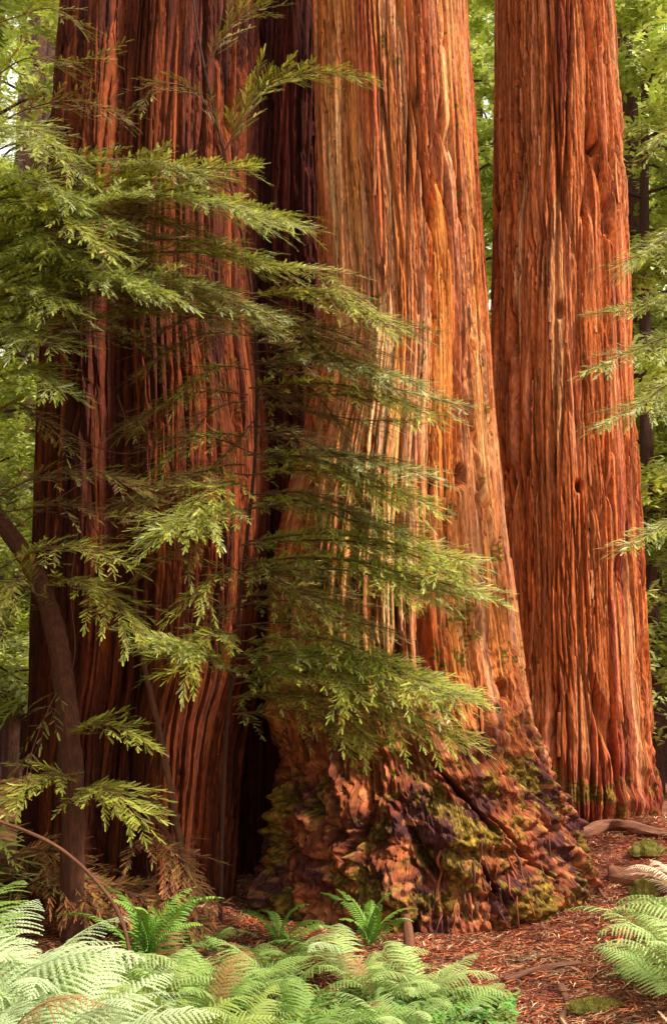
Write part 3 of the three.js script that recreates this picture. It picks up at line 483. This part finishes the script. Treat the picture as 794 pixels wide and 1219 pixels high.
// ------------------------------------------------------------------ ferns
function frondGeo(o) {   // along +x, curving in the xy plane; pinnae across z
  const R = RNG(o.seed), pos = [], idx = [], tri = (...ps) => { const k = pos.length / 3; for (const p of ps) pos.push(p.x, p.y, p.z); for (let i = 2; i < ps.length; i++) idx.push(k, k + i - 1, k + i); };
  const N = 40, path = []; let p = V(0, 0, 0), a = o.a0;
  for (let i = 0; i <= N; i++) { path.push([p.clone(), a]); p = p.clone().add(V(Math.cos(a), Math.sin(a), 0).multiplyScalar(1 / N)); a -= (o.a0 - o.a1) / N * (0.5 + i / N); }
  const at = t => { const u = clamp(t) * N, i = Math.min(N - 1, Math.floor(u)), f = u - i; return [path[i][0].clone().lerp(path[i + 1][0], f), lerp(path[i][1], path[i + 1][1], f)]; };
  for (let i = 0; i < 10; i++) { const [A] = at(i / 10), [B] = at((i + 1) / 10), w = 0.008 * (1 - i / 11), w2 = 0.008 * (1 - (i + 1) / 11); tri(A.clone().add(V(0, 0, -w)), B.clone().add(V(0, 0, -w2)), B.clone().add(V(0, 0, w2)), A.clone().add(V(0, 0, w))); tri(A.clone().add(V(0, -w, 0)), B.clone().add(V(0, -w2, 0)), B.clone().add(V(0, w2, 0)), A.clone().add(V(0, w, 0))); }
  for (let i = 0; i < o.n; i++) for (const sd of [-1, 1]) {
    const f = (i + 0.3 + 0.3 * (sd > 0)) / o.n, t = o.t0 + (1 - o.t0) * f, [q, an] = at(t);
    const prof = o.sword ? Math.pow(1 - f, 0.55) * ss(-0.15, 0.12, f) : Math.pow(Math.sin(Math.PI * Math.pow(0.1 + 0.9 * f, 0.72)), 0.85);
    const L = o.w * Math.max(0.03, prof) * (0.9 + 0.2 * R()), T = V(Math.cos(an), Math.sin(an), 0), Nn = V(-Math.sin(an), Math.cos(an), 0);
    const fw = 0.32 + 0.35 * f, dir = V(0, 0, sd).multiplyScalar(Math.cos(fw)).addScaledVector(T, Math.sin(fw)).addScaledVector(Nn, 0.06 + 0.12 * (R() - 0.5)).normalize(), sagk = 0.25 + 0.3 * R();
    const pp = u => q.clone().addScaledVector(dir, u * L).addScaledVector(Nn, -sagk * u * u * L);
    const across = V().crossVectors(dir, Nn).normalize();
    if (R() < 0.05) continue;
    if (o.sword) { const w = 0.011; tri(pp(0), pp(0.3).addScaledVector(across, w), pp(0.75).addScaledVector(across, w * 0.7), pp(1), pp(0.75).addScaledVector(across, -w * 0.7), pp(0.3).addScaledVector(across, -w)); continue; }
    const m = Math.max(3, Math.round(o.m * prof));
    for (let j = 0; j < m; j++) {
      const u0 = j / m, wl = 0.0165 * Math.pow(1 - u0, 0.5) * (0.6 + 0.5 * prof) * (0.8 + 0.4 * R()) * (o.wide ?? 1), c0 = pp(u0), c1 = pp(Math.min(1, u0 + 0.95 / m)), c2 = pp(Math.min(1, u0 + 1.25 / m));
      for (const s2 of [-1, 1]) { const tip = c2.clone().addScaledVector(across, wl * s2).addScaledVector(Nn, -wl * 0.25 * R()); tri(c0, c1, tip); tri(c0, tip, c0.clone().lerp(tip, 0.55).addScaledVector(dir, -L / m * 0.32)); }
    }
  }
  return rawGeo(pos, idx);
}
const lady = [0, 1, 2, 3].map(k => frondGeo({ seed: 500 + k, a0: [1.1, 0.85, 1.25, 0.65][k], a1: [-0.4, -0.35, -0.7, -0.15][k], n: 24, t0: 0.15, w: [0.2, 0.22, 0.19, 0.23][k], m: 13 }));
const sword = [0, 1].map(k => frondGeo({ seed: 520 + k, a0: [1.15, 0.9][k], a1: [-0.4, -0.6][k], n: 30, t0: 0.12, w: 0.15, sword: true }));
const fernMats = [[142, 166, 80], [166, 184, 106], [124, 152, 64], [184, 198, 148], [152, 166, 74], [156, 116, 66]].map(c => { const m = leafMat(0.4, 0.65); m.color = C8(...c); return m; });
const swordMats = [[118, 158, 58], [136, 172, 68]].map(c => { const m = leafMat(0.35, 0.55); m.color = C8(...c); return m; });
function fern(px, py, depth, size, n, label, o = {}) {
  const r = RNG(o.seed), b = P(px, py, depth); b.y = ground(b.x, b.z);
  const t = thing('fern', label, 'fern', b, o.group), G = o.sword ? sword : lady, MM = o.sword ? swordMats : fernMats;
  for (let i = 0; i < n; i++) {
    const a = o.dir !== undefined ? o.dir + (i / Math.max(1, n - 1) - 0.5) * (o.fan ?? 2) : i / n * 6.283 + (r() - 0.5) * 0.7;
    const f = mesh('frond', G[Math.floor(r() * G.length)], MM[o.mat !== undefined && r() < 0.7 ? o.mat : Math.floor(r() * MM.length * 0.999)], t), s = size * (0.75 + 0.45 * r());
    f.rotation.set((r() - 0.5) * 1.0, a, (r() - 0.5) * 0.6 + (o.tilt ?? 0), 'YXZ'); f.scale.set(s, s, s); f.position.set(0, 0.0, 0);
  }
  return t;
}
const gF = 'pale lady ferns along the front of the clearing', lF = 'pale green feathery lady fern in the dense fern bank below the redwoods';
const gFR = 'pale lady ferns by the mossy log', lFR = 'pale green feathery lady fern growing by the mossy ground next to the needle litter';
[[150, 1190, 9.0, 1.05, 10, 1], [215, 1180, 9.3, 1.05, 10, 1], [130, 1250, 8.0, 0.9, 9], [205, 1255, 8.1, 0.9, 9, 4], [280, 1185, 9.3, 1.0, 9, 0], [290, 1255, 8.2, 0.85, 8, 4], [340, 1190, 9.4, 0.95, 8, 0], [365, 1245, 8.4, 0.9, 9, 2], [410, 1180, 9.6, 0.9, 9, 1], [450, 1200, 9.1, 0.95, 10, 1], [500, 1195, 9.2, 1.0, 11, 1],
  [470, 1250, 8.4, 0.85, 9, 1], [545, 1225, 8.8, 0.75, 8, 0], [420, 1260, 8.2, 0.7, 8, 4], [250, 1220, 8.7, 0.9, 9, 0], [110, 1170, 9.4, 1.0, 10, 1], [180, 1150, 9.9, 0.8, 8, 2], [320, 1160, 9.9, 0.7, 8, 2]]
  .forEach(([px, py, d, s, n, m], i) => fern(px, py, d, s * (0.6 + 0.26 * hash(i, 3, 8)), n, lF, { seed: 600 + i, group: gF, mat: m }));
[[30, 1215, 8.4, 1.2, 14], [-40, 1150, 8.9, 1.4, 12], [85, 1265, 7.6, 0.95, 12], [-10, 1290, 7.3, 1.05, 12], [15, 1180, 9.0, 1.05, 11]].forEach(([px, py, d, s, n], i) => fern(px, py, d, s, n, 'large whitish green lady fern under the arching dead branch', { seed: 680 + i, group: 'large whitish ferns at the end of the fern bank', mat: 3 }));
[[800, 1150, 9.6, 0.95, 12, 1], [835, 1100, 10.4, 1.0, 10, 1], [805, 1205, 8.9, 0.8, 11, 1], [850, 1215, 8.8, 0.9, 9, 1]].forEach(([px, py, d, s, n, m], i) => fern(px, py, d, s, n, lFR, { seed: 640 + i, group: gFR, mat: m }));
fern(438, 1118, 10.6, 0.6, 10, 'small green sword fern against the gnarled foot of the broad redwood', { seed: 660, sword: true, tilt: 0.3 });
fern(335, 1120, 10.7, 0.5, 8, 'sparse green sword fern at the mouth of the dark hollow', { seed: 661, sword: true, tilt: 0.1 });
fern(172, 1100, 10.05, 0.85, 11, 'bright green sword fern at the foot of the dark red redwood', { seed: 662, sword: true, tilt: 0.2 });
fern(252, 1118, 10.4, 0.42, 8, 'low leafy green fern between the sword ferns and the fern bank', { seed: 663, tilt: 0.1, mat: 2 });

// ------------------------------------------------------------------ litter and fallen wood
{
  const r = RNG(900), M = new THREE.Matrix4(), sets = [[], [], []], cols = [[], [], []], drySet = [[182, 98, 60], [200, 122, 78], [150, 70, 46], [168, 84, 50], [214, 150, 108], [150, 118, 88], [110, 60, 44], [196, 170, 130], [132, 84, 60]];
  for (let i = 0; i < 32000; i++) {
    const z = -(7.6 + 8 * Math.pow(r(), 0.8)), x = (r() - 0.5) * 2 * (1.2 + -z * 0.3), y = ground(x, z) + 0.004 + 0.015 * r(), s = 0.06 + 0.13 * r() * r() + 0.03 * r(), k = Math.floor(r() * 3);
    M.compose(V(x, y, z), new THREE.Quaternion().setFromEuler(new THREE.Euler((r() - 0.5) * 0.7, r() * 6.28, (r() - 0.5) * 0.5)), V(s, s, s * (0.35 + 0.5 * r())));
    const c = drySet[Math.floor(r() * 9)], b = 0.75 + 0.45 * r(); sets[k].push(M.clone()); cols[k].push(C8(c[0] * b, c[1] * b, c[2] * b));
  }
  const slivers = (() => { const q = RNG(5), pos = [], idx = []; for (let i = 0; i < 7; i++) { const a = q() * 6.28, l = 0.5 + 0.6 * q(), x = (q() - 0.5) * 1.2, z = (q() - 0.5) * 1.2, y = 0.12 * q(), dx = Math.cos(a) * l / 2, dz = Math.sin(a) * l / 2, w = 0.03, k = pos.length / 3, e = (q() - 0.5) * 0.2; pos.push(x - dx, y - e, z - dz, x + w * Math.sin(a), y + 0.05, z - w * Math.cos(a), x + dx, y + e, z + dz, x - w * Math.sin(a), y + 0.05, z + w * Math.cos(a)); idx.push(k, k + 1, k + 2, k, k + 2, k + 3); } return rawGeo(pos, idx); })();
  const sm = [], sc = [];
  for (let i = 0; i < 26000; i++) { const z = -(7.8 + 7.5 * r()), x = (r() - 0.5) * 2 * (1.0 - z * 0.29), q = 0.07 + 0.11 * r(); M.compose(V(x, ground(x, z) + 0.003, z), new THREE.Quaternion().setFromEuler(new THREE.Euler(0, r() * 6.28, 0)), V(q, q, q)); sm.push(M.clone()); const c = drySet[Math.floor(r() * 9)], b = 0.7 + 0.5 * r(); sc.push(C8(c[0] * b, c[1] * b, c[2] * b)); }
  tag(stuff('needle_litter', slivers, dryMat, sm, sc, scene), 'loose rust brown needles and slivers matted over the clearing', 'litter');
  sets.forEach((m, k) => tag(stuff('fallen_twigs', twigs[k], dryMat, m, cols[k], scene), ['fallen rust brown redwood twigs strewn over the clearing', 'fallen rust brown redwood twigs strewn over the clearing', 'fallen rust brown redwood twigs strewn over the clearing'][k], 'litter', 'fallen redwood twigs'));
  // sorrel-like ground cover
  const gm = [], gc = [];
  for (let i = 0; i < 3800; i++) {
    const px = r() * 620 - 20, d = 8.0 + 1.3 * r(), x = (px - 397) / FOCAL * d, z = -d; if (vn(x * 2, z * 2, 44) < 0.35) continue;
    const s = 0.07 + 0.07 * r(); M.compose(V(x, ground(x, z) + 0.03 + 0.09 * r(), z), new THREE.Quaternion().setFromEuler(new THREE.Euler((r() - 0.5) * 0.5, r() * 6.28, (r() - 0.5) * 0.5)), V(s, s, s)); gm.push(M.clone()); gc.push(C8(110 + 50 * r(), 150 + 30 * r(), 60 + 30 * r()));
  }
  tag(stuff('ground_cover', broadLeaf, backMat, gm, gc, scene), 'low bright green ground cover under the fern bank', 'ground cover');
}
function onGround(px, py, d, lift = 0.02) { const p = P(px, py, d); p.y = ground(p.x, p.z) + lift; return p; }
function stick(name, label, pts, r0, r1, o = {}) { const m = mesh(name, tube(pts, r0, r1, o.seg ?? 40, o.sides ?? 12, o.wob ?? 0.3, o.seed ?? 3), o.mat || deadWood); return tag(m, label, o.cat || 'branch'); }
stick('fallen_branch', 'long thin arching dead branch reaching into the fern bank', [P(-40, 966, 9.6), P(20, 985, 9.6), P(75, 1012, 9.5), P(120, 1055, 9.4), P(145, 1095, 9.3), P(158, 1150, 9.2)], 0.012, 0.014, { seed: 4 });
stick('fallen_stick', 'thick short brown stick lying across the needle litter', [onGround(600, 1172, 9.6, 0.03), onGround(645, 1168, 9.7, 0.035), onGround(690, 1163, 9.8, 0.04)], 0.03, 0.02, { seed: 5 });
stick('fallen_stick', 'pale crooked stick pointing away from the thick brown stick', [onGround(668, 1180, 9.4), onGround(676, 1195, 9.1), onGround(668, 1210, 8.9), onGround(672, 1240, 8.6)], 0.028, 0.018, { seed: 6 });
stick('fallen_stick', 'thin straight stick lying up the needle slope beside the gnarled foot', [onGround(698, 1027, 12.9), onGround(720, 1050, 12.2), onGround(746, 1069, 11.7)], 0.014, 0.012, { seed: 7 });
stick('bark_slab', 'upright slab of brown bark standing behind the fern bank', [onGround(487, 1136, 10.3, -0.03), P(486, 1112, 10.4), P(483, 1090, 10.5)], 0.045, 0.03, { seed: 8, cat: 'bark' });
stick('fallen_branch', 'stout broken branch stub leaning on the dark red redwood', [P(170, 948, 11.4), P(190, 960, 11.2), P(212, 973, 11.0)], 0.022, 0.03, { seed: 9 });
stick('fallen_branch', 'bent dead branch leaning down the foot of the dark red redwood', [P(172, 966, 11.3), P(196, 988, 11.2), P(207, 1020, 11.0), onGround(206, 1085, 10.9)], 0.024, 0.016, { seed: 10 });
stick('fallen_branch', 'slanting dead pole crossing the foot of the dark red redwood', [P(160, 700, 11.5), P(172, 790, 11.4), P(190, 870, 11.3), onGround(232, 1085, 11.1)], 0.016, 0.03, { seed: 11 });
stick('root', 'knotty root snaking from the foot of the straight redwood', [onGround(690, 1000, 13.4, 0.05), onGround(725, 985, 13.6, 0.1), onGround(752, 992, 13.4, 0.08), onGround(800, 1002, 13.2, 0.02)], 0.07, 0.05, { seed: 12, cat: 'root', wob: 0.5, sides: 16, seg: 60 });
stick('fallen_log', 'short rotten log half sunk in the needle litter', [onGround(726, 1018, 12.7, 0.04), onGround(770, 1026, 12.5, 0.05), onGround(830, 1036, 12.3, 0.04)], 0.1, 0.09, { seed: 13, cat: 'log', sides: 20, wob: 0.45, seg: 60 });


// loose bark strips on the trunks: parts of their tree
const stripGeos = [0, 1, 2, 3, 4].map(k => { const R = RNG(1200 + k), n = 9, pos = [], idx = [], uv = []; for (let i = 0; i <= n; i++) { const t = i / n, w = (0.5 - 0.42 * Math.abs(t - 0.45) ** 1.5) * (0.8 + 0.35 * R()), out = 0.35 * Math.pow(t, 3) * (0.5 + k * 0.2), sh = 0.25 * (vn(t * 3, k, 9) - 0.5); for (const [x, z] of [[-w, 0.0], [w, 0.06], [w * 0.8, 0.3], [-w * 0.7, 0.34]]) { pos.push(x * 0.5 + sh, -t, z * 0.5 + out); uv.push(x * 0.2 + 0.5, t * 0.6); } if (i < n) for (let j = 0; j < 4; j++) { const a = i * 4 + j, b = i * 4 + (j + 1) % 4; idx.push(a, a + 4, b, b, a + 4, b + 4); } } idx.push(0, 1, 2, 0, 2, 3, n * 4, n * 4 + 2, n * 4 + 1, n * 4, n * 4 + 3, n * 4 + 2); return rawGeo(pos, idx, uv); });
const stripMats = [[172, 98, 50], [150, 78, 42], [184, 120, 72]].map(c => new THREE.MeshStandardMaterial({ color: C8(...c.map(v => Math.min(255, v * 1.25))), map: dataTex(128, 256, (i, j, o) => { const n = 0.5 + 0.5 * vn(i / 2.2, j / 26, 3) + 0.25 * (hash(i, j >> 1, 4) - 0.5); o[0] = 255 * n; o[1] = 245 * n; o[2] = 240 * n; }, true), roughness: 0.95 }));
function strips(tree, list, seed) { const r = RNG(seed); for (const [px, py, len, w] of list) { const p = tree.surf(px, py, -0.012), [cx] = tree.at(p.y), m = mesh('bark_strip', stripGeos[Math.floor(r() * 5)], stripMats[Math.floor(r() * 3)], tree.g); m.position.copy(p); m.rotation.set(-0.02, Math.asin(clamp((p.x - cx) / tree.at(p.y)[1], -1, 1)), (r() - 0.5) * 0.12, 'YXZ'); m.scale.set(w * (r() < 0.5 ? -1 : 1), len, w * 0.55); } }
{
  const r = RNG(1300), L = [[640, 790, 0.7, 0.12], [664, 848, 0.5, 0.1], [655, 372, 0.35, 0.1], [648, 640, 0.8, 0.09], [700, 520, 0.6, 0.08]]; for (let i = 0; i < 34; i++) L.push([605 + 135 * r(), 20 + 860 * r(), 0.25 + 0.5 * r(), 0.04 + 0.06 * r()]); strips(redwoodC, L, 1);
  const LB = [[568, 470, 0.6, 0.12], [585, 560, 0.5, 0.1], [602, 700, 0.6, 0.1]]; for (let i = 0; i < 40; i++) { const py = 10 + 800 * r(); LB.push([395 + 150 * r() + py * 0.06, py, 0.25 + 0.55 * r(), 0.04 + 0.07 * r()]); } strips(redwoodB, LB, 2);
}
// stringy roots over the gnarled foot of the broad redwood
{
  const r = RNG(1400);
  for (let i = 0; i < 44; i++) {
    let px = 505 + 175 * r(), py = 985 + 85 * r(); const pts = [], slant = (px - 520) * 0.0035, n = 5 + Math.floor(3 * r()); if (py > 1090) continue;
    for (let k = 0; k < n; k++) { if (px > 688 || py > 1112) break; pts.push(redwoodB.surf(px, py, 0.004 + 0.012 * r())); py += 9 + 8 * r(); px += slant * 10 + (r() - 0.5) * 11; }
    if (pts.length > 2) mesh('root', tube(pts, 0.006 + 0.012 * r(), 0.004, 16, 6, 0.25, i), i % 3 ? deadWood : stripMats[1], redwoodB.g);
  }
}
// moss cushions
const mossMat = new THREE.MeshStandardMaterial({ roughness: 1, map: dataTex(256, 256, (i, j, c) => { const n = 0.5 + 0.35 * hash(i, j, 3) + 0.4 * (fbm(i / 24, j / 24, 5, 3) - 0.4); c[0] = 126 * n; c[1] = 116 * n; c[2] = 40 * n; }, true), side: THREE.DoubleSide });
const bladeGeo = rawGeo([-0.12, 0, 0, 0.12, 0, 0, 0.02, 1, 0.15, 0, 0, -0.12, 0, 0, 0.12, 0.15, 0.9, 0], [0, 1, 2, 3, 4, 5]);
function mossCushion(px, py, d, w, h, label, seed) {
  const p = P(px, py, d); p.y = ground(p.x, p.z); const t = thing('moss_cushion', label, 'moss', p), r = RNG(seed), g = new THREE.SphereGeometry(1, 36, 20, 0, Math.PI * 2, 0, Math.PI * 0.55), A = g.attributes.position, M = new THREE.Matrix4(), ms = [], cs = [];
  for (let i = 0; i < A.count; i++) { const v = V().fromBufferAttribute(A, i), k = 1 + 1.3 * (fbm(v.x * 2.6 + 9 + seed, v.z * 2.2 + v.y, 5, 4) - 0.5); v.set(v.x * w * k, v.y * h * k, v.z * w * 0.8 * k); A.setXYZ(i, v.x, v.y, v.z); if (v.y > -0.01) for (let q = 0; q < 3; q++) { const s = 0.014 + 0.016 * r(); M.compose(v.clone().add(V((r() - 0.5) * w * 0.16, 0, (r() - 0.5) * w * 0.16)), new THREE.Quaternion().setFromEuler(new THREE.Euler((r() - 0.5) * 1.2, r() * 6, (r() - 0.5) * 1.2)), V(s * 0.7, s, s * 0.7)); ms.push(M.clone()); cs.push(C8(110 + 60 * r(), 108 + 40 * r(), 36 + 20 * r())); } }
  g.computeVertexNormals(); mesh('cushion', g, mossMat, t); stuff('moss_blades', bladeGeo, dryMat, ms, cs, t);
}
mossCushion(757, 1062, 11.6, 0.13, 0.06, 'small bright green moss cushion on the needle slope', 1); mossCushion(708, 1200, 9.0, 0.17, 0.05, 'broad yellow green moss cushion beside the pale crooked stick', 2);
mossCushion(768, 1000, 13.0, 0.16, 0.1, 'olive moss cushion on the root by the straight redwood', 3); mossCushion(765, 1035, 12.3, 0.14, 0.12, 'moss cushion clinging to the rotten log', 4);
// dead sprays caught at the foot of the dark red redwood
[[[20, 1060], [70, 1040], [120, 1050], [190, 1075]], [[0, 1030], [40, 1010], [80, 1030], [110, 1070]], [[110, 1080], [150, 1060], [200, 1075], [240, 1098]], [[60, 1085], [100, 1070], [150, 1080], [180, 1100]], [[150, 1010], [180, 1000], [215, 1020], [235, 1060]]].forEach((l, i) => {
  const b = P(l[0][0], l[0][1], 11.1), t = thing('dead_branch', 'tangled brown dead redwood spray heaped at the foot of the dark red redwood', 'branch', b, 'dead sprays at the foot of the dark red redwood'); branch(t, px3(l, 11.1, 10.6), { seed: 70 + i, tone: 'dry', tone2: 'brown', mix: 0.4, spread: 0.4, density: 0.9, mat: dryMat, droop: 0.2 });
});
{ const m = leafMat(0.2, 0.7); m.color = C8(226, 208, 176); fernMats.push(m); fern(812, 1012, 12.2, 0.6, 6, 'withered straw coloured fern beside the rotten log', { seed: 690, dir: 2.6, fan: 1.6 }).traverse(o => { if (o.isMesh) o.material = m; }); fernMats.pop(); }
{ const r = RNG(1500); for (let i = 0; i < 22; i++) { const px = 540 + 240 * r(), py = 1020 + 190 * r(), d = 9 + (1219 - py) / 200 * 3.4, a = r() * 6.28, L = 0.1 + 0.22 * r(), p = P(px, py, d), q = k => { const x = p.x + Math.cos(a) * L * k + (r() - 0.5) * 0.04, z = p.z + Math.sin(a) * L * k; return V(x, ground(x, z) + 0.012 + 0.012 * r(), z); }; stick('fallen_twig', 'short broken twig lying loose on the needle litter', [q(-1), q(-0.3), q(0.4), q(1)], 0.004 + 0.006 * r(), 0.003, { seed: 60 + i, cat: 'twig', sides: 6, seg: 10 }).userData.group = 'short twigs on the needle litter'; } }
// thin bare twigs hanging by the dark red redwood
[[[140, 470], [160, 520], [200, 560], [235, 610]], [[60, 500], [110, 530], [150, 540], [190, 530]], [[95, 620], [85, 700], [88, 790], [40, 900]], [[90, 560], [120, 640], [150, 660], [190, 700]], [[0, 640], [60, 600], [110, 560], [130, 480]]].forEach((l, i) => stick('bare_twig', 'thin bare brown twig hanging in front of the dark red redwood', px3(l, 10.7, 10.5), 0.006, 0.003, { seed: 30 + i, cat: 'twig', sides: 5 }).userData.group = 'bare twigs by the dark red redwood');

renderer.render(scene, camera);
